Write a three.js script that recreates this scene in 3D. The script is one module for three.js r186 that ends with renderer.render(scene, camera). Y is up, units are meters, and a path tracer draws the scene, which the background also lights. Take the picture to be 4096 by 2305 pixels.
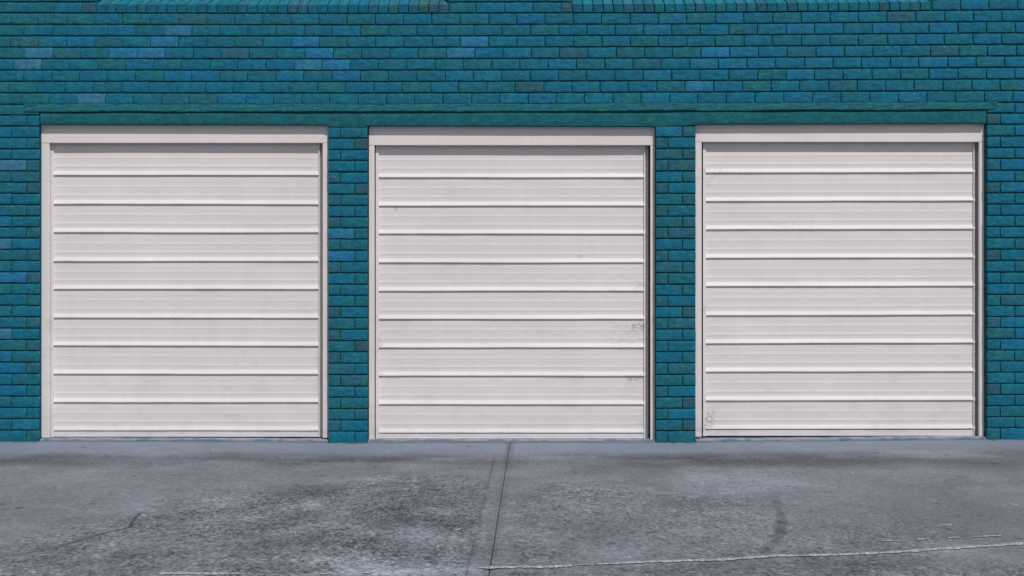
import * as THREE from 'three';
import { mergeGeometries } from 'three/addons/utils/BufferGeometryUtils.js';

// ---------------------------------------------------------------- camera, sky, sun, exposure
const S = 468.75, D = 7.5, CX = 2048, CY = 1152.5, BASE = 1765;       // survey units per metre on the wall face, viewing distance
const H = (BASE - CY) / S;                                            // eye height above the paving
const scene = new THREE.Scene();
const camera = new THREE.PerspectiveCamera(2 * Math.atan(1152.5 / S / D) * 180 / Math.PI, 4096 / 2305, 0.1, 2000);
camera.position.set(0, H, D);
camera.lookAt(0, H, 0);
const sunDir = new THREE.Vector3(0.53, 1.75, 1).normalize();
{ // bright hazy daylight: pale blue overhead, whiter towards the horizon, a soft glow around the sun
  const w = 256, h = 128, px = new Float32Array(w * h * 4), dir = new THREE.Vector3();
  for (let y = 0; y < h; y++) for (let x = 0; x < w; x++) {
    const el = ((y + 0.5) / h - 0.5) * Math.PI, az = ((x + 0.5) / w - 0.5) * 2 * Math.PI, up = Math.max(0, Math.sin(el));
    dir.set(Math.cos(el) * Math.cos(az), Math.sin(el), Math.cos(el) * Math.sin(az));
    const t = up ** 0.55, glow = 0.5 * Math.max(0, dir.dot(sunDir)) ** 6, k = 0.46, i = (y * w + x) * 4;
    px[i] = k * ((1 - t) * 1.0 + t * 0.74 + glow * 1.05); px[i + 1] = k * ((1 - t) * 0.99 + t * 0.79 + glow); px[i + 2] = k * ((1 - t) * 0.99 + t * 0.90 + glow * 0.92); px[i + 3] = 1;
  }
  const t = new THREE.DataTexture(px, w, h, THREE.RGBAFormat, THREE.FloatType); t.mapping = THREE.EquirectangularReflectionMapping; t.magFilter = t.minFilter = THREE.LinearFilter; t.needsUpdate = true;
  scene.background = t; scene.environment = t;
}
const sun = new THREE.DirectionalLight(new THREE.Color(1, 0.955, 0.92), 4);
sun.position.copy(sunDir).multiplyScalar(20);
sun.castShadow = true; sun.shadow.mapSize.set(4096, 4096);
Object.assign(sun.shadow.camera, { left: -9, right: 9, top: 9, bottom: -9, near: 1, far: 50 });
scene.add(sun, sun.target);
const renderer = new THREE.WebGLRenderer({ antialias: true });
renderer.toneMapping = THREE.LinearToneMapping;
renderer.toneMappingExposure = 0.88;
renderer.shadowMap.enabled = true;

// ---------------------------------------------------------------- helpers
let seed = 20240611;
const rnd = () => { seed = (seed + 0x6D2B79F5) | 0; let t = Math.imul(seed ^ (seed >>> 15), 1 | seed); t = (t + Math.imul(t ^ (t >>> 7), 61 | t)) ^ t; return ((t ^ (t >>> 14)) >>> 0) / 4294967296; };
const rs = (a) => (rnd() * 2 - 1) * a;
const clamp = (v, a = 0, b = 1) => v < a ? a : v > b ? b : v;
const sstep = (a, b, v) => { const t = clamp((v - a) / (b - a)); return t * t * (3 - 2 * t); };
const mix = (a, b, t) => a + (b - a) * t;
const hash = (x, y, s) => { let h = Math.imul(x, 374761393) ^ Math.imul(y, 668265263) ^ Math.imul(s, 2246822519); h = Math.imul(h ^ (h >>> 13), 1274126177); h ^= h >>> 16; return (h >>> 0) / 4294967296; };
function vnoise(x, y, s, wx = 0, wy = 0) {                            // 0..1 value noise, optionally periodic
  const ix = Math.floor(x), iy = Math.floor(y), fx = x - ix, fy = y - iy, u = fx * fx * (3 - 2 * fx), v = fy * fy * (3 - 2 * fy);
  const X = (i) => wx ? ((i % wx) + wx) % wx : i, Y = (i) => wy ? ((i % wy) + wy) % wy : i;
  return mix(mix(hash(X(ix), Y(iy), s), hash(X(ix + 1), Y(iy), s), u), mix(hash(X(ix), Y(iy + 1), s), hash(X(ix + 1), Y(iy + 1), s), u), v);
}
function fbm(x, y, s, o = 4, wx = 0, wy = 0) { let a = 0, w = 0.5, n = 0; for (let i = 0; i < o; i++) { a += w * vnoise(x, y, s + i * 17, wx, wy); n += w; x *= 2; y *= 2; wx *= 2; wy *= 2; w *= 0.5; } return a / n; }
const n1 = (x, s) => vnoise(x, 0.37, s) * 2 - 1;
// a survey point (u right, v down, on the plane z) as a place in metres
const W = (u, v, z = 0) => new THREE.Vector3((u - CX) / S * (D - z) / D, H + (CY - v) / S * (D - z) / D, z);
const G = (u, v) => { const d = H * S * D / (v - CY); return [(u - CX) / (S * D) * d, D - d]; };          // a survey point on the paving: [x, z]
function curve(pts) { return (x) => { if (x <= pts[0][0]) return pts[0][1]; for (let i = 1; i < pts.length; i++) if (x <= pts[i][0]) return mix(pts[i - 1][1], pts[i][1], (x - pts[i - 1][0]) / (pts[i][0] - pts[i - 1][0])); return pts[pts.length - 1][1]; }; }
// how far the old brickwork is out of level
const warps = [[50, [0, 2, -1, -12]], [400, [0, 1, -3, -9]], [700, [0, 4, 0, -3]], [1133, [0, 5, 5, 2]], [1767, [0, 5, 3, -10]]].map(([y, d]) => [y, curve([[0, d[0]], [1390, d[1]], [2700, d[2]], [4030, d[3]]])]);
function sag(u, v) { if (v <= warps[0][0]) return warps[0][1](u); for (let i = 1; i < warps.length; i++) if (v <= warps[i][0]) return mix(warps[i - 1][1](u), warps[i][1](u), (v - warps[i - 1][0]) / (warps[i][0] - warps[i - 1][0])); return warps[4][1](u); }

const used = {};
const numbered = (n) => { const k = used[n] = (used[n] ?? -1) + 1; return k ? n + '_' + String(k).padStart(3, '0') : n; };
function add(parent, name, geo, mat) { const m = new THREE.Mesh(geo, mat); m.name = numbered(name); m.castShadow = m.receiveShadow = true; parent.add(m); return m; }
function group(name, data, parent = scene) { const g = new THREE.Group(); g.name = numbered(name); Object.assign(g.userData, data); parent.add(g); return g; }
function tex(w, h, fn, srgb = true, wrap = THREE.RepeatWrapping) {    // fn(x, y) -> [r, g, b] linear 0..1 (srgb) or raw
  const d = new Uint8Array(w * h * 4), enc = (c) => { c = clamp(c); return 255 * (srgb ? (c <= 0.0031308 ? 12.92 * c : 1.055 * c ** (1 / 2.4) - 0.055) : c); };
  for (let y = 0, i = 0; y < h; y++) for (let x = 0; x < w; x++, i += 4) { const c = fn(x, y); d[i] = enc(c[0]); d[i + 1] = enc(c[1]); d[i + 2] = enc(c[2]); d[i + 3] = 255; }
  const t = new THREE.DataTexture(d, w, h, THREE.RGBAFormat); t.wrapS = t.wrapT = wrap; t.magFilter = THREE.LinearFilter; t.minFilter = THREE.LinearMipmapLinearFilter; t.generateMipmaps = true;
  if (srgb) t.colorSpace = THREE.SRGBColorSpace; t.needsUpdate = true; return t;
}
function gridGeo(nu, nv, fn, uvfn) {                                  // fn(s, t) -> [x, y, z]
  const p = [], uv = [], ix = [];
  for (let j = 0; j <= nv; j++) for (let i = 0; i <= nu; i++) { const q = fn(i / nu, j / nv, i, j); p.push(...q); uv.push(...(uvfn ? uvfn(i / nu, j / nv, q) : [q[0], q[1]])); }
  for (let j = 0; j < nv; j++) for (let i = 0; i < nu; i++) { const a = j * (nu + 1) + i, b = a + 1, c = a + nu + 1, e = c + 1; ix.push(a, b, e, a, e, c); }
  const g = new THREE.BufferGeometry(); g.setAttribute('position', new THREE.Float32BufferAttribute(p, 3)); g.setAttribute('uv', new THREE.Float32BufferAttribute(uv, 2)); g.setIndex(ix); g.computeVertexNormals(); return g;
}
function box(x0, x1, y0, y1, z0, z1, b = 0) {                         // optionally bevelled box, uv in metres
  let g;
  if (b) {
    const s = new THREE.Shape(); s.moveTo(x0 + b, y0 + b); s.lineTo(x1 - b, y0 + b); s.lineTo(x1 - b, y1 - b); s.lineTo(x0 + b, y1 - b); s.closePath();
    g = new THREE.ExtrudeGeometry(s, { depth: z1 - z0 - 2 * b, bevelEnabled: true, bevelSize: b, bevelThickness: b, bevelSegments: 2, steps: 1 }); g.translate(0, 0, z0 + b);
  } else { g = new THREE.BoxGeometry(x1 - x0, y1 - y0, z1 - z0); g.translate((x0 + x1) / 2, (y0 + y1) / 2, (z0 + z1) / 2); g = g.toNonIndexed(); }
  const p = g.attributes.position, n = g.attributes.normal, uv = g.attributes.uv;
  for (let i = 0; i < p.count; i++) { const ax = Math.abs(n.getX(i)), ay = Math.abs(n.getY(i)), az = Math.abs(n.getZ(i)); uv.setXY(i, ax > ay && ax > az ? p.getZ(i) : p.getX(i), ay > ax && ay > az ? p.getZ(i) : p.getY(i)); }
  return g;
}

// ---------------------------------------------------------------- painted brick materials
const mottle = tex(512, 512, (x, y) => {
  const u = x / 512, v = y / 512, a = fbm(u * 40, v * 64, 5, 4, 40, 64), b = fbm(u * 14, v * 18, 31, 3, 14, 18), c = vnoise(u * 110, v * 160, 77, 110, 160);
  const k = 0.66 + 0.44 * (a - 0.2) + 0.24 * (c - 0.5), green = sstep(0.56, 0.76, b) * 0.38, pale = sstep(0.74, 0.92, c) * sstep(0.5, 0.62, a) * 0.12;
  return [clamp(k * (1 + 0.35 * green) + pale), clamp(k * (1 + 0.16 * green) + pale), clamp(k * (1 - 0.32 * green) + pale)];
});
const brickBump = tex(512, 512, (x, y) => { const u = x / 512, v = y / 512; const h = 0.55 * fbm(u * 28, v * 60, 9, 4, 28, 60) + 0.45 * fbm(u * 70, v * 90, 91, 2, 70, 90); return [h, h, h]; }, false);
const mean = [0, 1, 2].map((c) => { let t = 0; const d = mottle.image.data; for (let i = c; i < d.length; i += 4) { const v = d[i] / 255; t += v <= 0.04045 ? v / 12.92 : ((v + 0.055) / 1.055) ** 2.4; } return t / (d.length / 4); });
const painted = (r, g, b, bs = 0.0038) => new THREE.MeshPhysicalMaterial({ color: new THREE.Color().setRGB(r / mean[0], g / mean[1], b / mean[2]), map: mottle, bumpMap: brickBump, bumpScale: bs, roughness: 0.88, specularIntensity: 0.15 });
const family = {
  teal: [[0.013, 0.138, 0.214], [0.014, 0.134, 0.202], [0.012, 0.141, 0.222], [0.015, 0.131, 0.195], [0.012, 0.133, 0.215]],
  green: [[0.016, 0.134, 0.183], [0.018, 0.129, 0.177], [0.015, 0.138, 0.188]],
  blue: [[0.013, 0.141, 0.250], [0.012, 0.136, 0.240], [0.015, 0.145, 0.256]],
  sky: [[0.022, 0.162, 0.312], [0.027, 0.166, 0.300]],
  pale: [[0.036, 0.168, 0.286], [0.045, 0.170, 0.275]],
  grey: [[0.022, 0.126, 0.180], [0.026, 0.123, 0.172]],
  dull: [[0.026, 0.112, 0.152], [0.031, 0.108, 0.145]],
};
for (const k in family) family[k] = family[k].map((c) => painted(...c));
const pick = (k) => family[k][Math.floor(rnd() * family[k].length)];
const mortarMat = painted(0.008, 0.085, 0.100, 0.003);
const lintelMat = painted(0.015, 0.118, 0.142, 0.0035);
const filletMat = painted(0.018, 0.122, 0.150, 0.006);

// brick shapes: a rough moulded face with a worn arris
function brickGeo(w, h, k) {
  const nx = 6, ny = 3, P = [], UV = [], I = [], ou = rnd(), ov = rnd(), id = (i, j) => j * (nx + 1) + i;
  const put = (x, y, z) => { P.push(x, y, z); UV.push(x / 1.5 + ou, y / 1.5 + ov); return P.length / 3 - 1; };
  for (let j = 0; j <= ny; j++) for (let i = 0; i <= nx; i++) {
    const e = i === 0 || j === 0 || i === nx || j === ny;
    put((i / nx - 0.5) * (w - 0.006) + (e ? rs(0.0009) : rs(0.006)), (j / ny - 0.5) * (h - 0.006) + (e ? rs(0.0011) : rs(0.004)), e ? -0.0006 + rs(0.0008) : rs(0.0011));
  }
  for (let j = 0; j < ny; j++) for (let i = 0; i < nx; i++) { const a = id(i, j), b = id(i + 1, j), c = id(i, j + 1), d = id(i + 1, j + 1); (i + j + k) % 2 ? I.push(a, b, d, a, d, c) : I.push(a, b, c, b, d, c); }
  const ring = []; for (let i = 0; i < nx; i++) ring.push([i, 0]); for (let j = 0; j < ny; j++) ring.push([nx, j]); for (let i = nx; i > 0; i--) ring.push([i, ny]); for (let j = ny; j > 0; j--) ring.push([0, j]);
  const r1 = ring.map(([i, j]) => put((i / nx - 0.5) * w + rs(0.0007), (j / ny - 0.5) * h + rs(0.0012), -0.004 + rs(0.0008)));
  const r2 = r1.map((a) => put(P[a * 3], P[a * 3 + 1], -0.022));
  ring.forEach(([i, j], n) => { const m = (n + 1) % ring.length, a = id(i, j), b = id(...ring[m]); I.push(a, r1[n], r1[m], a, r1[m], b, r1[n], r2[n], r2[m], r1[n], r2[m], r1[m]); });
  const g = new THREE.BufferGeometry(); g.setAttribute('position', new THREE.Float32BufferAttribute(P, 3)); g.setAttribute('uv', new THREE.Float32BufferAttribute(UV, 2)); g.setIndex(I); g.computeVertexNormals(); return g;
}
const LONG = 0.2335, SHORT = 0.111, TALL = 0.0875;
const longs = Array.from({ length: 14 }, (_, k) => brickGeo(LONG, TALL, k)), shorts = Array.from({ length: 10 }, (_, k) => brickGeo(SHORT, TALL, k));
const notable = [[765, 104, 'sky'], [1190, 104, 'sky'], [1160, 132, 'sky'], [805, 132, 'sky'], [450, 75, 'pale'], [410, 104, 'sky'], [310, 132, 'sky'], [375, 132, 'sky'], [770, 162, 'sky'], [845, 162, 'sky'], [722, 190, 'blue'], [235, 248, 'pale'], [97, 133, 'pale'], [63, 162, 'pale'], [1795, 131, 'sky'], [1760, 218, 'sky'], [1330, 218, 'dull'], [30, 415, 'pale'], [890, 643, 'sky'], [20, 612, 'pale'], [12, 838, 'pale'], [30, 698, 'sky'], [1733, 413, 'dull'], [1690, 385, 'grey'], [880, 588, 'sky'], [945, 500, 'grey'], [840, 500, 'grey'], [1440, 132, 'grey'], [1600, 132, 'grey'], [1680, 75, 'blue'], [2080, 130, 'blue'], [2200, 160, 'blue'], [1650, 245, 'blue'], [1710, 245, 'blue'], [1340, 245, 'blue'], [1830, 45, 'blue'], [555, 45, 'grey'], [470, 45, 'grey'], [2320, 98, 'blue'], [2460, 95, 'blue'], [1870, 160, 'blue'], [1260, 245, 'blue'], [85, 925, 'grey'], [1790, 1160, 'blue'], [1720, 1160, 'blue']]
  .map(([a, b, k]) => [a * 1.59, b * 1.59, k]);
const bricksOut = [];                                                 // bricks beyond the photograph's edges, joined
function brick(parent, u0, u1, v0, v1, kind, name = 'brick') {
  const jx = u1 - u0 > 60 && v0 < 420 ? mix(2.3, 4.4, sstep(300, 2300, u0)) + rs(0.5) : 3.9, jy = 5.2, uc = (u0 + u1) / 2, vc = (v0 + v1) / 2, w = (u1 - u0 - jx) / S, h = (v1 - v0 - jy) / S, half = w < 0.165;
  if (!kind) for (const [a, b, k] of notable) if (a > u0 && a < u1 && b > v0 + sag(a, v0) && b < v1 + sag(a, v1)) kind = k;
  if (!kind) {
    const r = rnd(), blueness = 0.14 + 0.14 * sstep(1500, 3600, u0) * (v0 < 420 ? 1 : 0.4), greenness = 0.24 * (u0 < 1500 ? 1.1 : 0.8);
    kind = half ? (r < 0.3 ? 'dull' : r < 0.5 ? 'grey' : r < 0.7 ? 'green' : 'teal') : r < blueness ? 'blue' : r < blueness + greenness ? 'green' : r < blueness + greenness + 0.07 ? 'grey' : 'teal';
  }
  const geo = half ? shorts[Math.floor(rnd() * shorts.length)] : longs[Math.floor(rnd() * longs.length)];
  const p = W(uc + rs(0.7), vc + jy * 0.1 + sag(uc, vc) + rs(0.5), rs(0.0011));
  const rot = Math.atan2(sag(u0, vc) - sag(u1, vc), u1 - u0) + rs(0.0025), flip = rnd() < 0.5;
  const sc = [w / (half ? SHORT : LONG), h / TALL, 1];
  if (u1 < -25 || u0 > 4121 || v1 < -25) { const q = geo.clone(); q.scale(...sc); q.rotateZ(rot); q.translate(p.x, p.y, p.z); bricksOut.push(q); rnd(); return; }
  const m = add(parent, name, geo, pick(kind)); m.position.copy(p); m.scale.set(...sc); m.rotation.z = rot + (flip ? Math.PI : 0);
  return m;
}

// ---------------------------------------------------------------- the wall
const wall = group('brick_wall', { label: 'teal and blue painted brick wall that holds the three white garage doors', category: 'wall', kind: 'thing' });
const doorsSpec = [
  { edge: [156, 1311], frame: [163, 1314], jamb: [196, 1290], guide: [201, 213, 1274, 1289], head: 572, ribs: [701, 817, 930, 1045, 1157, 1272, 1383, 1496, 1609, 1722], bottom: 1749, seed: 3 },
  { edge: [1471, 2622], frame: [1475, 2620], jamb: [1497, 2602], guide: [1502, 1515, 2576, 2594], head: 581, ribs: [711, 824, 936, 1051, 1164, 1277, 1391, 1504, 1618, 1731], bottom: 1756, seed: 4 },
  { edge: [2785, 3948], frame: [2780, 3938], jamb: [2807, 3918], guide: [2812, 2824, 3895, 3914], head: 568, ribs: [692, 806, 919, 1033, 1146, 1262, 1374, 1488, 1603, 1717], bottom: 1745, seed: 5 },
];
const lintelBottom = curve([[150, 496], [1306, 499], [1316, 507], [1466, 508], [1476, 503], [2615, 505], [2628, 508], [2780, 499], [2790, 496], [3950, 493]]);
// masonry core behind the facing bricks
{
  const zf = -0.0085, zb = -0.26, core = (u0, u1, v0, v1) => { const a = W(u0, v1), b = W(u1, v0); return box(a.x, b.x, a.y, b.y, zb, zf); };
  const xs = [-1400, doorsSpec[0].edge[0] - 2, doorsSpec[0].edge[1] + 2, doorsSpec[1].edge[0] - 2, doorsSpec[1].edge[1] + 2, doorsSpec[2].edge[0] - 2, doorsSpec[2].edge[1] + 2, 5500];
  const gs = [core(-1400, 5500, 47, 470), core(-1400, 385, -520, 46.5), core(1794, 2292, -520, 46.5), core(3721, 5500, -520, 46.5)];
  for (const [p, q] of [[385.5, 1793.5], [2292.5, 3720.5]]) { const a = W(p, 46.5), b = W(q, -520); gs.push(box(a.x, b.x, a.y, b.y, zb, -0.142)); }
  for (let i = 0; i < 8; i += 2) gs.push(core(xs[i], xs[i + 1], 470.5, 1800));
  for (const g of gs) { const uv = g.attributes.uv; for (let i = 0; i < uv.count; i++) uv.setXY(i, uv.getX(i) / 1.5, uv.getY(i) / 1.5); }
  add(wall, 'mortar', mergeGeometries(gs), mortarMat);
}
// main field of stretchers
const rowsV = [-130.7, -85, -39, 6.5, 50.5, 96.7, 142.4, 188, 233.7, 279.3, 325, 371, 417.5];
const phase = [1387, 1441, 1390, 1904, 1387, 1441, 1387, 1445, 1399, 1440, 1381, 1431.5];
function joints(u0) {
  const out = [u0]; let u = u0;
  while (u < 5400) { u += u < 2740 ? 113.3 : 114.7; out.push(u + rs(1.1)); }
  u = u0; while (u > -1300) { u -= u > 1400 ? 113.3 : 112.3; out.unshift(u + rs(1.1)); }
  return out;
}
const inSill = (u0, u1) => [[384, 1795], [2291, 3722]].some(([a, b]) => u1 > a + 3 && u0 < b - 3);
for (let r = 0; r < 12; r++) {
  const js = joints(phase[r]), v0 = rowsV[r], v1 = rowsV[r + 1];
  for (let i = 0; i + 1 < js.length; i++) {
    let u0 = js[i], u1 = js[i + 1];
    if (r < 4) {                                                      // beside the two window sills
      for (const [a, b] of [[384, 1797], [2289, 3724]]) { if (u0 < a && u1 > a) u1 = a; if (u0 < b && u1 > b) u0 = b; }
      if (u1 - u0 < 14 || inSill(u0, u1)) continue;
    }
    brick(wall, u0, u1, v0, v1);
  }
}
// the piers, each alternate course starting with a half brick
const pierRows = (first, base, step) => { const o = [first]; let v = base; while (v < 1762) { o.push(v); v += step; } o.push(1768); return o; };
const pierV = [417.5, 460, 504, 550, 595, 638, 684, 728.5, 773, 818, 863, 907, 951.5, 997, 1042, 1087, 1132.5, 1177, 1222, 1267, 1312.5, 1358, 1403, 1448.5, 1494.5, 1540, 1585, 1630.5, 1675.5, 1721, 1768];
const piers = [
  ['pier at the left edge, left of the first door', [-1300, 156], [104, 44], 0], ['pier between the left and the middle door', [1311, 1471], [1418, 1361], 2],
  ['pier between the middle and the right door', [2622, 2785], [2672, 2730], 2], ['pier at the right edge, beyond the third door', [3948, 5400], [4002.7, 4060.5], 0],
];
piers.forEach(([label, [a, b], jj, start], p) => {
  const g = group('pier', { label: 'teal painted brick ' + label }, wall);
  for (let r = start; r + 1 < pierV.length; r++) {
    const j = jj[(r + 1) % 2], v0 = p === 1 || p === 2 ? (r === 2 ? 505 : pierV[r]) : pierV[r], v1 = pierV[r + 1];
    let cuts;
    if (p === 0) { cuts = [b, j]; let u = j; while (u > a) cuts.push(u -= 114); cuts.reverse(); }
    else if (p === 3) { cuts = [a, j]; let u = j; while (u < b) cuts.push(u += 114); }
    else cuts = [a, j, b];
    for (let i = 0; i + 1 < cuts.length; i++) brick(g, cuts[i], cuts[i + 1], v0, v1);
  }
});
{ const m = add(wall, 'outer_brickwork', mergeGeometries(bricksOut), family.teal[0]); m.userData.kind = 'stuff'; }
// brick-on-edge window sills at the top
for (const [a, b, n] of [[384, 1795, 35], [2291, 3722, 35]]) {
  const g = group('window_sill', { label: a < 1000 ? 'sloping brick sill above the left and middle doors' : 'sloping brick sill above the right door' }, wall);
  const pitch = (b - a) / n, lo = 50.5 - 3, hi = 18;
  const yl = (50.5 - 18 - 4) / S, shapeOf = () => { const s = new THREE.Shape(), t = 35 * Math.PI / 180; s.moveTo(0.0, 0); s.lineTo(0.006 + rs(0.001), yl + rs(0.0015)); s.lineTo(-0.17 * Math.cos(t), yl + 0.17 * Math.sin(t)); s.lineTo(-0.17 * Math.cos(t), -0.0); s.closePath(); return s; };
  const variants = Array.from({ length: 7 }, () => {
    const w = (pitch - 3.2) / S, q = new THREE.ExtrudeGeometry(shapeOf(), { depth: w - 0.005, bevelEnabled: true, bevelSize: 0.0022, bevelThickness: 0.0025, bevelSegments: 2, steps: 1 });
    q.translate(0, 0, -(w - 0.005) / 2); q.rotateY(-Math.PI / 2);     // the section's x becomes the scene's z
    const p = q.attributes.position, uv = q.attributes.uv, o = rnd(); for (let i = 0; i < p.count; i++) uv.setXY(i, p.getX(i) / 1.5 + o, (p.getY(i) + p.getZ(i)) / 1.5 + o * 3);
    return q;
  });
  for (let i = 0; i < n; i++) {
    const u = a + (i + 0.5) * pitch, r = rnd(), kind = a < 1000 && i > n - 4 ? 'dull' : r < 0.6 ? 'teal' : r < 0.8 ? 'green' : 'grey';
    const m = add(g, 'sill_brick', variants[Math.floor(rnd() * 7)], pick(kind));
    m.position.copy(W(u + rs(0.6), lo + sag(u, 50) + rs(0.6), 0.001 + rs(0.001)));
  }
}
// lintel and the mortar fillet that runs along its top
{
  const a = 162, b = 3945, nu = 260, top = (u) => 453.5 + sag(u, 450) + 2.2 * n1(u / 170, 8) + 1.2 * n1(u / 45, 9);
  const front = (s, t) => { const u = mix(a, b, s), v = mix(lintelBottom(u), top(u), t), p = W(u, v, 0); return [p.x, p.y, 0.003 + 0.0016 * n1(u / 210, 3) + 0.0006 * n1(u / 40 + t * 3, 6) - 0.003 * (t < 0.01 || t > 0.99)]; };
  const uvf = (s, t, q) => [q[0] / 1.5, (q[1] + q[2]) / 1.5];
  const under = (s, t) => { const u = mix(a, b, s), p = W(u, lintelBottom(u), 0); return [p.x, p.y, mix(-0.15, 0, t)]; };
  const topf = (s, t) => { const u = mix(a, b, s), p = W(u, top(u), 0); return [p.x, p.y, mix(0, -0.03, t)]; };
  const end = (u) => box(...[u - 0.4, u + 0.4].map((q) => W(q, 0).x), W(u, lintelBottom(u)).y + 0.001, W(u, top(u)).y - 0.001, -0.02, 0.0015);
  add(wall, 'lintel', mergeGeometries([gridGeo(nu, 6, front, uvf), gridGeo(nu, 1, under, uvf), gridGeo(nu, 1, topf, uvf)].map((g) => g.toNonIndexed()).concat([end(a), end(b)])), lintelMat);
  const fa = 96, fb = 3990, prof = [[0, 414, -0.006], [0.2, 419, 0.0], [0.45, 427, 0.0030], [0.7, 437, 0.006], [0.85, 444, 0.0068], [0.95, 447.5, 0.0055], [1, 449, -0.012]];
  const pv = curve(prof.map((q) => [q[0], q[1]])), pz = curve(prof.map((q) => [q[0], q[2]]));
  const fil = (s, t) => {
    const u = mix(fa, fb, s), fade = sstep(fa, fa + 130, u) * sstep(fb, fb - 70, u), v = pv(t) + sag(u, 430) + (t > 0.5 ? 2.6 * n1(u / 130, 21) + 1.2 * n1(u / 33, 24) : 2.0 * n1(u / 90, 27) + 1.2 * n1(u / 25, 28));
    const p = W(u, v, 0); return [p.x, p.y, pz(t) * mix(0.35, 1, fade) + (t > 0.1 && t < 0.9 ? 0.0016 * n1(u / 24 + 9 * t, 29) + 0.0015 * n1(u / 75, 30 + Math.round(t * 4)) : 0)];
  };
  add(wall, 'mortar_fillet', gridGeo(420, 14, (s, t) => fil(s, 1 - t), uvf), filletMat);
}

// ---------------------------------------------------------------- the three roller doors
const ZF = -0.045, ZG = -0.079, ZC = -0.091;                          // frame face, guide face, curtain
function segDist(x, y, a, b) { const dx = b[0] - a[0], dy = b[1] - a[1], t = clamp(((x - a[0]) * dx + (y - a[1]) * dy) / (dx * dx + dy * dy || 1e-9)); return [Math.hypot(x - a[0] - t * dx, y - a[1] - t * dy), t]; }
const scuffs = [                                                      // per door: [centre u, v, spread u, spread v, strokes, strength]
  [[208, 1310, 3, 20, 4, 0.22], [690, 1270, 60, 8, 5, 0.12], [1268, 1480, 6, 60, 4, 0.2]],
  [[2550, 1306, 22, 12, 14, 0.6], [2500, 1340, 50, 30, 8, 0.2], [1522, 1366, 5, 20, 8, 0.35], [1522, 1500, 4, 12, 5, 0.35], [2537, 1512, 22, 8, 12, 0.5], [2315, 1515, 20, 6, 6, 0.35], [2555, 1146, 16, 14, 5, 0.3], [2460, 1160, 20, 5, 4, 0.25], [2568, 1690, 8, 40, 10, 0.35], [1522, 1270, 4, 16, 4, 0.3], [1584, 835, 5, 8, 3, 0.4], [2320, 1030, 8, 6, 3, 0.3]],
  [[2850, 690, 40, 12, 12, 0.3], [2830, 712, 16, 26, 10, 0.25], [2838, 1668, 16, 26, 16, 0.6], [2826, 1712, 14, 14, 14, 0.6], [2822, 1232, 6, 12, 5, 0.4], [3890, 1690, 6, 40, 6, 0.3], [3150, 900, 80, 40, 6, 0.1]],
];
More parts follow.
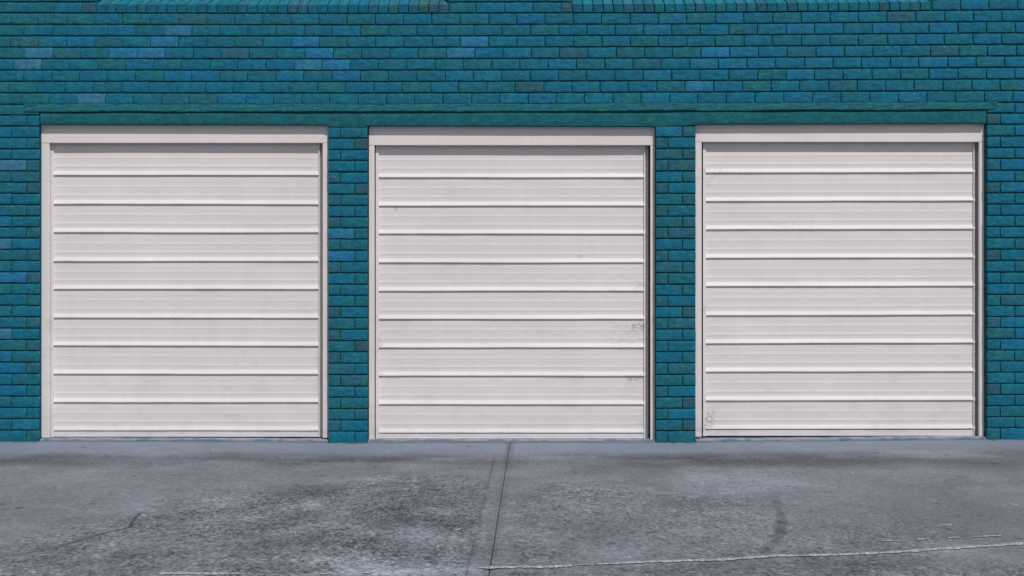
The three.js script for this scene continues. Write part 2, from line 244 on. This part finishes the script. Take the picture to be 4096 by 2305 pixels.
doorsSpec.forEach((d, k) => {
  const names = [['white roller garage door on the left, nearest the left edge of the wall', 'garage door'], ['white middle roller garage door, between the two narrow brick piers, scuffed at its right edge', 'garage door'], ['white roller garage door on the right, with a grey smudge in its bottom left corner', 'garage door']][k];
  const door = group('garage_door', { label: names[0], category: names[1], group: 'garage doors in the brick wall', kind: 'thing' });
  // painted steel with hand marks
  const u0 = d.guide[0] - 10, u1 = d.guide[3] + 10, v0 = 480, v1 = 1770, TW = 1024, TH = 1152, strokes = [];
  for (const [cu, cv, su2, sv, n, st] of scuffs[k]) for (let i = 0; i < n; i++) {
    const x = cu + rs(su2), y = cv + rs(sv), ang = rs(0.9) + (sv > su2 ? 1.57 : 0), L = (0.3 + rnd()) * Math.max(5, Math.min(su2, sv) * 0.8), m = [x + Math.cos(ang) * L, y + Math.sin(ang) * L * 0.8];
    strokes.push([[x, y], m, st * (0.4 + 0.6 * rnd()), 1 + rnd() * 1.6]); strokes.push([m, [m[0] + rs(L), m[1] + rs(L * 0.6)], st * 0.7 * rnd(), 1 + rnd() * 2.2]);
  }
  const map = tex(TW, TH, (x, y) => {
    const u = mix(u0, u1, x / TW), v = mix(v1, v0, y / TH);
    let a = 0.74 * (1 + 0.10 * (fbm(u / 300, v / 260, 40 + k, 4) - 0.5) + 0.05 * (fbm(u / 26, v / 190, 60 + k, 3) - 0.5) + 0.03 * (vnoise(u / 5, v / 5, 70 + k) - 0.5));
    let dirt = 0.10 * sstep(1560, 1760, v) * (0.4 + fbm(u / 120, v / 60, 80 + k, 3)) + 0.16 * sstep(0.62, 0.8, fbm(u / 70, v / 34, 90 + k, 4)) * sstep(700, 1750, v) * 0.4;
    for (const d2 of d.ribs) { const q = v - d2; if (q > -3 && q < 14) dirt += 0.10 * sstep(0.45, 0.75, fbm(u / 90, d2 / 3, 110 + k, 4)); }
    for (const [p, q, st, w] of strokes) { if (Math.abs(u - p[0]) > 60 || Math.abs(v - p[1]) > 60) continue; const s = segDist(u, v, p, q)[0]; if (s < w + 2) dirt = Math.max(dirt, st * (1 - sstep(w * 0.3, w + 2, s)) * (0.5 + 0.8 * vnoise(u / 3, v / 3, 7))); }
    for (const [cu, cv, su2, sv, , st] of scuffs[k]) { const q = 1 - ((u - cu) / (su2 * 1.7 + 6)) ** 2 - ((v - cv) / (sv * 1.5 + 6)) ** 2; if (q > 0) dirt = Math.max(dirt, st * 0.75 * Math.sqrt(q) * sstep(0.44, 0.74, fbm(u / 13, v / 8, 120 + k, 4))); }
    dirt = clamp(dirt, 0, 0.85);
    return [mix(a * 1.0, 0.10, dirt), mix(a * 0.948, 0.10, dirt), mix(a * 0.957, 0.115, dirt)];
  }, true, THREE.ClampToEdgeWrapping);
  const steel = new THREE.MeshStandardMaterial({ map, roughness: 0.5, color: 0xffffff });
  const A = W(u0, v1, ZC), B = W(u1, v0, ZC), uvOf = (x, y) => [clamp((x - A.x) / (B.x - A.x), 0.002, 0.998), clamp((y - A.y) / (B.y - A.y), 0.002, 0.998)];
  const fit = (g) => { const p = g.attributes.position, uv = g.attributes.uv; for (let i = 0; i < p.count; i++) uv.setXY(i, ...uvOf(p.getX(i), p.getY(i))); return g; };
  const bx = (ua, ub, va, vb, z, depth, b = 0.003) => { const p = W(ua, vb, z), q = W(ub, va, z); return fit(box(p.x, q.x, p.y, q.y, z - depth, z, b)); };
  // frame: header board and two jambs, with chipped, slightly uneven edges
  const frame = group('frame', {}, door);
  const top = lintelBottom((d.edge[0] + d.edge[1]) / 2) - 22;
  add(frame, 'header', bx(d.frame[0], d.frame[1], top, d.head, ZF + 0.002, 0.03), steel);
  const foot = d.bottom + 3;
  add(frame, 'jamb', bx(d.frame[0], d.jamb[0], d.head + 0.8, foot, ZF, 0.024), steel);
  add(frame, 'jamb', bx(d.jamb[1], d.frame[1], d.head + 0.8, foot, ZF, 0.024), steel);
  // guides: channels in which the curtain runs
  add(door, 'guide', bx(d.guide[0], d.guide[1], d.head - 20, d.bottom + 1, ZG, 0.045, 0.0025), steel);
  add(door, 'guide', mergeGeometries([bx(d.guide[2], d.guide[2] + 4, d.head - 20, d.bottom + 1, ZG, 0.05, 0.002), bx(d.guide[2] + 3, d.guide[3], d.head - 20, d.bottom + 1, ZG - 0.032, 0.008, 0.002)]), steel);
  // curtain: one panel from rib to rib
  const cl = d.guide[1] - 5, cr = d.guide[2] + 5;
  const prof = [[0, 0], [0.0012, 0.0094], [0.0042, 0.0105], [0.009, 0.0101], [0.017, 0.0078], [0.027, 0.0046], [0.036, 0.0017], [0.043, 0.0003], [0.066, 0.0], [0.074, 0.0018], [0.084, 0.0018], [0.0865, 0.0], [0.098, 0.0003], [0.14, 0.0], [0.148, 0.0018], [0.158, 0.0018], [0.1605, 0.0], [0.19, 0.0004], [0.2, 0.0010]];
  const edges = [d.head - 24, ...d.ribs.map((v) => v + 1.0)];
  const wav = (u, v) => 0.9 * n1(u / 420 + v, 51 + k) + 0.45 * n1(u / 120 + v * 3, 55 + k) + (k === 2 ? -2.2 * (u - 2800) / 1100 : k === 0 ? 1.2 * (u - 200) / 1100 : 0);
  for (let i = 0; i + 1 < edges.length; i++) {
    const hTop = (edges[i + 1] - edges[i]) / S, pr = prof.filter((q) => q[0] < hTop - 0.006).concat([[hTop, 0]]);
    const g = gridGeo(30, pr.length - 1, (s, t, a, j) => {
      const u = mix(cl, cr, s), tt = pr[j][0], vb = edges[i + 1] + wav(u, i + 1), vt = edges[i] + wav(u, i), v = mix(vb, vt, tt / hTop), z = ZC + pr[j][1] + 0.0016 * n1(u / 230 + i * 7 + tt * 5, 61 + k) * sstep(0, 0.05, tt) * sstep(0, 0.05, hTop - tt);
      const p = W(u, v, ZC); return [p.x, p.y, z];
    }, (s, t, q) => uvOf(q[0], q[1]));
    add(door, 'panel', g, steel);
  }
  add(door, 'bottom_rail', bx(cl, cr, d.ribs[9] + 2.2, d.bottom - 1, ZC + 0.004, 0.03, 0.002), steel);
  add(door, 'rubber_seal', bx(cl, cr, d.bottom - 0.8, d.bottom + 3.5, ZC - 0.004, 0.02, 0), new THREE.MeshStandardMaterial({ color: new THREE.Color().setRGB(0.02, 0.03, 0.03), roughness: 0.9 }));
  add(door, 'backing', bx(d.edge[0] - 1, d.edge[1] + 1, top - 20, d.bottom + 8, -0.15, 0.02, 0), new THREE.MeshStandardMaterial({ color: new THREE.Color().setRGB(0.03, 0.03, 0.035), roughness: 0.9 }));
});

// ---------------------------------------------------------------- the concrete driveway
const levelAt = curve([[0, 0], [700, 1], [1390, 5], [2700, 4], [3300, -1], [4096, -9]]);
const groundY = (x, z) => -levelAt(CX + x * S) / S * (1 - sstep(0, 2.6, z)) + 0.0012 * n1(x * 1.3 + 5, 90) * sstep(0.2, 1, z);
const jointX = (z) => -0.017 - 0.0252 * z;
const GX0 = -4.8, GX1 = 4.8, GZ0 = -0.16, GZ1 = 3.84;
const cracks = [
  [[557, 2053], [540, 2072], [522, 2096], [516, 2110], [478, 2119], [435, 2129], [392, 2141], [348, 2154], [305, 2168], [261, 2178], [210, 2192], [163, 2203], [80, 2219], [0, 2230], [-120, 2246]],
  [[1177, 1936], [1210, 1951], [1245, 1972], [1252, 1990]], [[850, 1925], [960, 1923], [1060, 1922], [1130, 1923], [1168, 1909]],
  [[820, 1772], [838, 1800], [842, 1835], [920, 1840]], [[100, 1892], [190, 1890], [270, 1884]], [[2660, 2022], [2690, 2036], [2715, 2052]],
].map((l) => l.map(([u, v]) => G(u, v)));
const crackW = [0.009, 0.006, 0.007, 0.006, 0.006, 0.005], crackA = [0.82, 0.5, 0.4, 0.25, 0.2, 0.3];
const tyre = [[3100, 1962], [3108, 2010], [3120, 2060], [3126, 2090], [3118, 2130], [3098, 2165], [3066, 2196], [3020, 2240], [2990, 2290]].map(([u, v]) => G(u, v));
const tyreA = [0.1, 0.35, 0.6, 0.72, 0.65, 0.45, 0.6, 0.3, 0.25];
const scratch = [[[470, 2036], [620, 2036]], [[230, 2020], [300, 2040]], [[1190, 2088], [1215, 2070]]].map((l) => l.map(([u, v]) => G(u, v)));
const rough = (x, z) => {
  const w = (fbm(x * 1.7 + 3, z * 1.9, 201, 4) - 0.5) * 1.5;
  const e = (cx, cz, rx, rz) => 1 - Math.hypot((x - cx) / rx, (z - cz) / rz);
  const m1 = sstep(-0.15, 0.55, e(-1.05, 2.75, 1.55, 1.55) + w * 0.6), m2 = 0.65 * sstep(-0.2, 0.6, e(0.75, 2.35, 1.3, 0.9) + w * 0.7), m3 = 0.75 * sstep(3.2, 3.5, z + w * 0.25), m4 = 0.5 * sstep(-0.1, 0.5, e(1.4, 3.0, 1.2, 0.55) + w * 0.5);
  return clamp(Math.max(m1, m2, m3, m4));
};
// stains and worn pale patches: [u, v, spread u, spread v, gain]
const stains = [[1450, 1935, 260, 34, 0.16], [1700, 1935, 300, 30, 0.12], [1420, 2258, 340, 50, 0.32], [1830, 2195, 150, 70, 0.2], [2350, 1950, 330, 50, 0.16], [2960, 1925, 320, 55, 0.24], [2480, 2215, 260, 24, 0.14], [700, 2000, 420, 50, 0.1], [2650, 1930, 160, 40, -0.1],
  [1250, 1962, 270, 42, -0.2], [1230, 2072, 190, 34, -0.26], [1050, 2175, 230, 62, -0.3], [1640, 2062, 190, 50, -0.24], [1620, 1978, 160, 40, -0.14], [1830, 2110, 100, 50, -0.18], [2350, 2075, 300, 60, -0.14], [600, 2095, 220, 34, -0.14], [2500, 1862, 270, 26, -0.2], [3150, 1842, 520, 22, -0.22], [3920, 1856, 300, 36, -0.24], [150, 1842, 260, 30, -0.22], [960, 1834, 190, 16, -0.14], [1950, 1838, 330, 24, -0.12], [3850, 2060, 420, 120, -0.1], [2650, 2010, 160, 40, -0.12], [300, 2270, 420, 30, -0.12], [3550, 2270, 520, 40, -0.12]]
  .map(([u, v, ru, rv, g]) => { const [x, z] = G(u, v), d = D - z; return [x, z, ru / (S * D) * d, Math.max(0.12, (G(u, v + rv)[1] - G(u, v - rv)[1]) / 2), g]; });
const frontLine = [[640, 2297], [1100, 2300], [1388, 2298], [1654, 2284], [1991, 2273], [2301, 2265], [2750, 2246], [3000, 2235], [3386, 2222], [3794, 2197], [4096, 2177], [4300, 2164]].map(([u, v]) => G(u, v)), frontZ = curve(frontLine);
const bumpData = new Float32Array(2048 * 1024);
const groundMap = tex(2048, 1024, (ix, iy) => {
  const x = mix(GX0, GX1, ix / 2048), z = mix(GZ0, GZ1, iy / 1024), m = rough(x, z), jd = x - jointX(z), aj = Math.abs(jd);
  const big = fbm(x * 0.9 + 7, z * 1.2, 211, 4) - 0.5, mid = fbm(x * 4, z * 5.5, 221, 4) - 0.5, s1 = fbm(x * 19, z * 20, 231, 3) - 0.5, s2 = vnoise(x * 72, z * 66, 241) - 0.5, s3 = vnoise(x * 150, z * 125, 251) - 0.5;
  const smooth = 1 - sstep(0.16, 0.75, z + 0.35 * (fbm(x * 1.3, z * 3, 261, 3) - 0.5)), band = (1 - sstep(0.06, 0.13, aj)) * sstep(0.5, 0.8, z), calm = clamp(smooth + band * 0.6 + 0.45 * sstep(2.0, 4.0, x), 0, 1);
  const amp = mix(0.42, 1.25, m) * (1 - 0.7 * calm);
  let a = 0.146 * (1 + 0.40 * big + 0.42 * mid * (1 - 0.5 * smooth));
  a *= 1 + amp * (0.5 * s1 + 0.9 * s2 + 0.9 * s3 + 0.95 * m * (fbm(x * 4, z * 5, 225, 4) - 0.5));
  a *= 1 - 0.22 * m * (1 - band) * (0.55 + 0.9 * (fbm(x * 2.5, z * 3, 271, 3) - 0.2));
  a += 0.05 * m * sstep(0.3, 0.48, 0.5 * s1 + 0.9 * s2);                   // bare aggregate
  a -= 0.062 * sstep(0.40, 0.66, fbm(x * 0.9 + 1, z * 3.0 + 2, 281, 4) + 0.08 * sstep(0.6, 2.4, x)) * sstep(0.34, 0.62, z) * (1 - sstep(0.75, 1.3, z));   // wavy damp stain off the apron
  a = mix(a, 0.178 * (1 + 0.16 * mid + 0.06 * s1), smooth * 0.8);
  { const wx = x + 0.5 * (fbm(x * 2.2, z * 2.6, 281, 3) - 0.5), wz = z + 0.45 * (fbm(x * 2.2 + 9, z * 2.6, 285, 3) - 0.5); let gsum = 0;
    for (const q of stains) { const e = 1 - ((wx - q[0]) / q[2]) ** 2 * 0.6 - ((wz - q[1]) / q[3]) ** 2 * 0.6; if (e > 0) gsum += 1.4 * q[4] * e * e * (0.6 + 0.9 * (0.5 + mid + 0.7 * s1)); }
    a *= 1 + clamp(gsum, -0.45, 0.5); }
  if (x > -2) { const dl = Math.abs(z - frontZ(x) + 0.02 * (fbm(x * 5, 3, 288, 3) - 0.5)); a *= 1 + 0.30 * Math.exp(-((dl / 0.035) ** 2)) * sstep(0.35, 0.6, fbm(x * 4, z * 6, 289, 3)); }
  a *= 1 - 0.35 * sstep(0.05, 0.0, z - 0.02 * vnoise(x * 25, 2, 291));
  let h = 0.5 + amp * (0.5 * s1 + 0.28 * s2 + 0.18 * s3) + 0.12 * mid;
  // trowelled margins each side of the joint
  const edge = Math.exp(-(((jd + 0.105) / 0.009) ** 2)) * sstep(0.5, 0.9, z); a *= 1 - 0.45 * edge * sstep(0.3, 0.6, vnoise(z * 6, 1.3, 291)); a *= 1 - 0.26 * (1 - sstep(0.006, 0.06, aj)) * (0.4 + vnoise(z * 3, 5, 295)); h -= 0.15 * edge;
  for (let c = 0; c < cracks.length; c++) {
    const l = cracks[c]; let best = 1;
    for (let i = 0; i + 1 < l.length; i++) { if (Math.min(Math.abs(x - l[i][0]), Math.abs(x - l[i + 1][0])) > 0.5) continue; const s = segDist(x + 0.012 * (vnoise(x * 20, z * 20, 301) - 0.5), z + 0.03 * (fbm(x * 14, z * 14, 302, 3) - 0.5), l[i], l[i + 1])[0]; if (s < best) best = s; }
    if (best < 0.04) { const w = crackW[c] * (0.4 + vnoise(x * 9, z * 9, 303)), q = (1 - sstep(w * 0.4, w * 1.3, best)) * (c ? 1 : mix(0.12, 1, sstep(-2.9, -2.2, x))) * mix(0.45, 1, sstep(0.3, 0.6, vnoise(x * 5, z * 5, 304))); a *= 1 - crackA[c] * q; h -= 0.5 * q * crackA[c]; a *= 1 - 0.12 * (1 - sstep(0, 0.04, best)) * crackA[c]; }
  }
  for (let i = 0; i + 1 < tyre.length; i++) { if (Math.abs(x - tyre[i][0]) > 0.35) continue; const [s, t] = segDist(x, z, tyre[i], tyre[i + 1]); const w = 0.03 + 0.016 * (vnoise(z * 5, 2.2, 311) - 0.5); if (s < 0.075) a *= 1 - 0.66 * mix(tyreA[i], tyreA[i + 1], t) * (1 - sstep(w * 0.35, w * 1.5, s)) * (0.55 + 0.6 * fbm(x * 40, z * 30, 312, 3)) / (1 + 0.0 * s); }
  for (const l of scratch) { const s = segDist(x, z, l[0], l[1])[0]; if (s < 0.03) a *= 1 + 0.35 * (1 - sstep(0.005, 0.03, s)) * vnoise(x * 40, z * 60, 321); }
  const spot = sstep(0.83, 0.9, vnoise(x * 11, z * 11, 331)) * sstep(0.7, 0.85, vnoise(x * 38, z * 38, 332)); a *= 1 - 0.45 * spot; const pal = sstep(0.86, 0.93, vnoise(x * 17, z * 14, 341)) * sstep(0.72, 0.9, vnoise(x * 44, z * 44, 342)); a += 0.12 * pal;
  // wall paint dripped on the concrete
  const pier = x < -4.03 || (x > -1.57 && x < -1.23) || (x > 1.23 && x < 1.57) || x > 4.05, drip = pier ? sstep(0.05, 0.0, z - 0.06 * vnoise(x * 30, 1, 351)) : 0.5 * sstep(0.03, 0.0, Math.abs(z) - 0.014 * vnoise(x * 22, 1, 352)) * sstep(0.5, 0.7, vnoise(x * 9, 4, 353));
  bumpData[iy * 2048 + ix] = h;
  const bl = 0.75 * smooth + 0.15, tint = [mix(0.935, 0.81, bl), mix(1.03, 1.015, bl), mix(1.20, 1.33, bl)];
  const warm = 0.05 * sstep(0.0, 0.5, -s1) * m; a = Math.max(a, 0.03);
  return [mix(a * (tint[0] + warm), 0.02, drip), mix(a * tint[1], 0.10, drip), mix(a * (tint[2] - warm), 0.12, drip)];
}, true, THREE.MirroredRepeatWrapping);
const groundBump = tex(2048, 1024, (x, y) => { const h = bumpData[y * 2048 + x]; return [h, h, h]; }, false, THREE.MirroredRepeatWrapping);
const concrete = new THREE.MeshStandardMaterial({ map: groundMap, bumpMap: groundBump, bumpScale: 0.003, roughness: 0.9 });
const drive = group('driveway', { kind: 'structure' });
const guv = (x, z) => [(x - GX0) / (GX1 - GX0), (z - GZ0) / (GZ1 - GZ0)];
for (const side of [-1, 1]) {
  const far = 8, zs = []; for (let z = -0.15; z < 1; z += 0.05) zs.push(z); for (let z = 1; z < 14.01; z += 0.25) zs.push(z);
  const xa = (z) => side < 0 ? -far : jointX(z) + 0.0028, xb = (z) => side < 0 ? jointX(z) - 0.0028 : far;
  const topG = gridGeo(90, zs.length - 1, (s, t, i, j) => { const z = zs[zs.length - 1 - j], x = mix(xa(z), xb(z), s); let y = groundY(x, z); const e = side < 0 ? i === 90 : i === 0; if (e) y -= 0.003; return [x, y, z]; }, (s, t, q) => guv(q[0], q[2]));
  const skirt = gridGeo(1, zs.length - 1, (s, t, i, j) => { const z = zs[zs.length - 1 - j], x = side < 0 ? xb(z) : xa(z); return [x, groundY(x, z) - 0.003 - (side < 0 ? s : 1 - s) * 0.06, z]; }, (s, t, q) => guv(q[0], q[2]));
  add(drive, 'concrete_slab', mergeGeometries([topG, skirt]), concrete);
}
add(drive, 'joint_filler', gridGeo(1, 60, (s, t) => { const z = mix(14, -0.15, t), x = jointX(z) + (s - 0.5) * 0.03; return [x, groundY(x, z) - 0.011 - 0.006 * vnoise(z * 9, 3, 401), z]; }), new THREE.MeshStandardMaterial({ color: new THREE.Color().setRGB(0.045, 0.05, 0.055), roughness: 0.95 }));
// low concrete thresholds under the doors
const sillMap = tex(1024, 64, (x, y) => { const n = fbm(x / 30, y / 14, 501, 4), p = sstep(0.5, 0.68, fbm(x / 60, y / 30, 502, 4)) * (y < 34 ? 0.7 : 0.15), a = 0.21 + 0.12 * (n - 0.5); return [mix(a * 0.88, 0.05, p), mix(a * 0.98, 0.13, p), mix(a * 1.25, 0.17, p)]; });
const sillMat = new THREE.MeshStandardMaterial({ map: sillMap, roughness: 0.85, bumpMap: groundBump, bumpScale: 0.004 });
for (const d of doorsSpec) {
  const a = W(d.edge[0] + 1, 0).x, b = W(d.edge[1] - 1, 0).x, sec = [[-0.14, 0.019], [-0.012, 0.0155], [-0.006, 0.012], [-0.004, -0.03]];
  const g = gridGeo(60, 3, (s, t, i, j) => { const x = mix(a, b, s), q = sec[3 - j]; return [x, groundY(x, 0) + q[1] + (j > 0 ? 0.0015 * n1(x * 6, 511) : 0), q[0] + (j < 3 ? 0.003 * n1(x * 4, 512) : 0)]; }, (s, t, q) => [q[0] / 2, (q[2] * -0.5 + q[1]) * 6]);
  add(drive, 'threshold', g, sillMat);
}
// worn painted lines across the front of the slab
{
  const mat = new THREE.MeshStandardMaterial({ roughness: 0.8, map: tex(512, 64, (x, y) => { const n = fbm(x / 6, y / 6, 601, 3), a = mix(0.18, 0.38, sstep(0.33, 0.66, n)); return [a * 0.94, a, a * 1.12]; }) });
  const strip = (pts, wid, gap, sd) => {
    const gs = [], P = pts.map(([u, v]) => G(u, v)), N = 400, at = (s) => { const f = s * (P.length - 1), i = Math.min(P.length - 2, Math.floor(f)); return [mix(P[i][0], P[i + 1][0], f - i), mix(P[i][1], P[i + 1][1], f - i)]; };
    for (let i = 0; i < N; i++) {
      const wa = wid * gap(i / N, sd, i), wb = wid * gap((i + 1) / N, sd, i + 1); if (wa < 0.0012 || wb < 0.0012) continue;
      const [x0, z0] = at(i / N), [x1, z1] = at((i + 1) / N), o0 = 0.004 * n1(i / 7, sd + 5), o1 = 0.004 * n1((i + 1) / 7, sd + 5);
      gs.push(gridGeo(1, 1, (s, t) => { const x = mix(x0, x1, s), w = mix(wa, wb, s), z = mix(z0 + o0, z1 + o1, s) + (0.5 - t) * w; return [x, groundY(x, z) + 0.004, z]; }, (s, t, q) => [q[0] * 1.5, q[2] * 8]));
    }
    return mergeGeometries(gs);
  };
  const a = strip([[640, 2297], [1100, 2300], [1388, 2298], [1654, 2284], [1991, 2273], [2209, 2270], [2301, 2265], [2513, 2254], [2750, 2246], [2854, 2243.5], [3000, 2235], [3098, 2227], [3386, 2222], [3587, 2211], [3794, 2197], [4000, 2184], [4096, 2177], [4300, 2164]], 0.036,
    (s, k, i) => sstep(0.30, 0.5, vnoise(i / 16, 1, k) * 0.6 + vnoise(i / 5, 2, k) * 0.3 + 0.62 * sstep(0.3, 0.5, s)) * (0.5 + 0.7 * vnoise(i / 2.3, 3, k)), 611);
  add(drive, 'painted_line', a, mat);
  const b = strip([[3519, 2167], [3587, 2166], [3788, 2154], [4000, 2146], [4096, 2144], [4300, 2140]], 0.021, (s, k, i) => sstep(0.42, 0.58, vnoise(i / 13, 1, k)) * (0.5 + 0.6 * vnoise(i / 3, 3, k)), 631);
  add(drive, 'painted_line', b, mat);
}
// ground beyond the driveway
{
  const g = new THREE.PlaneGeometry(1200, 1200, 1, 1); g.rotateX(-Math.PI / 2); g.translate(0, -0.09, 0);
  const uv = g.attributes.uv; for (let i = 0; i < uv.count; i++) uv.setXY(i, uv.getX(i) * 300, uv.getY(i) * 300);
  const asphalt = new THREE.MeshStandardMaterial({ roughness: 0.92, map: tex(256, 256, (x, y) => { const a = 0.06 + 0.05 * fbm(x / 16, y / 16, 701, 4, 16, 16); return [a, a, a * 1.03]; }) });
  add(scene, 'ground', g, asphalt).userData.kind = 'structure';
}
renderer.render(scene, camera);
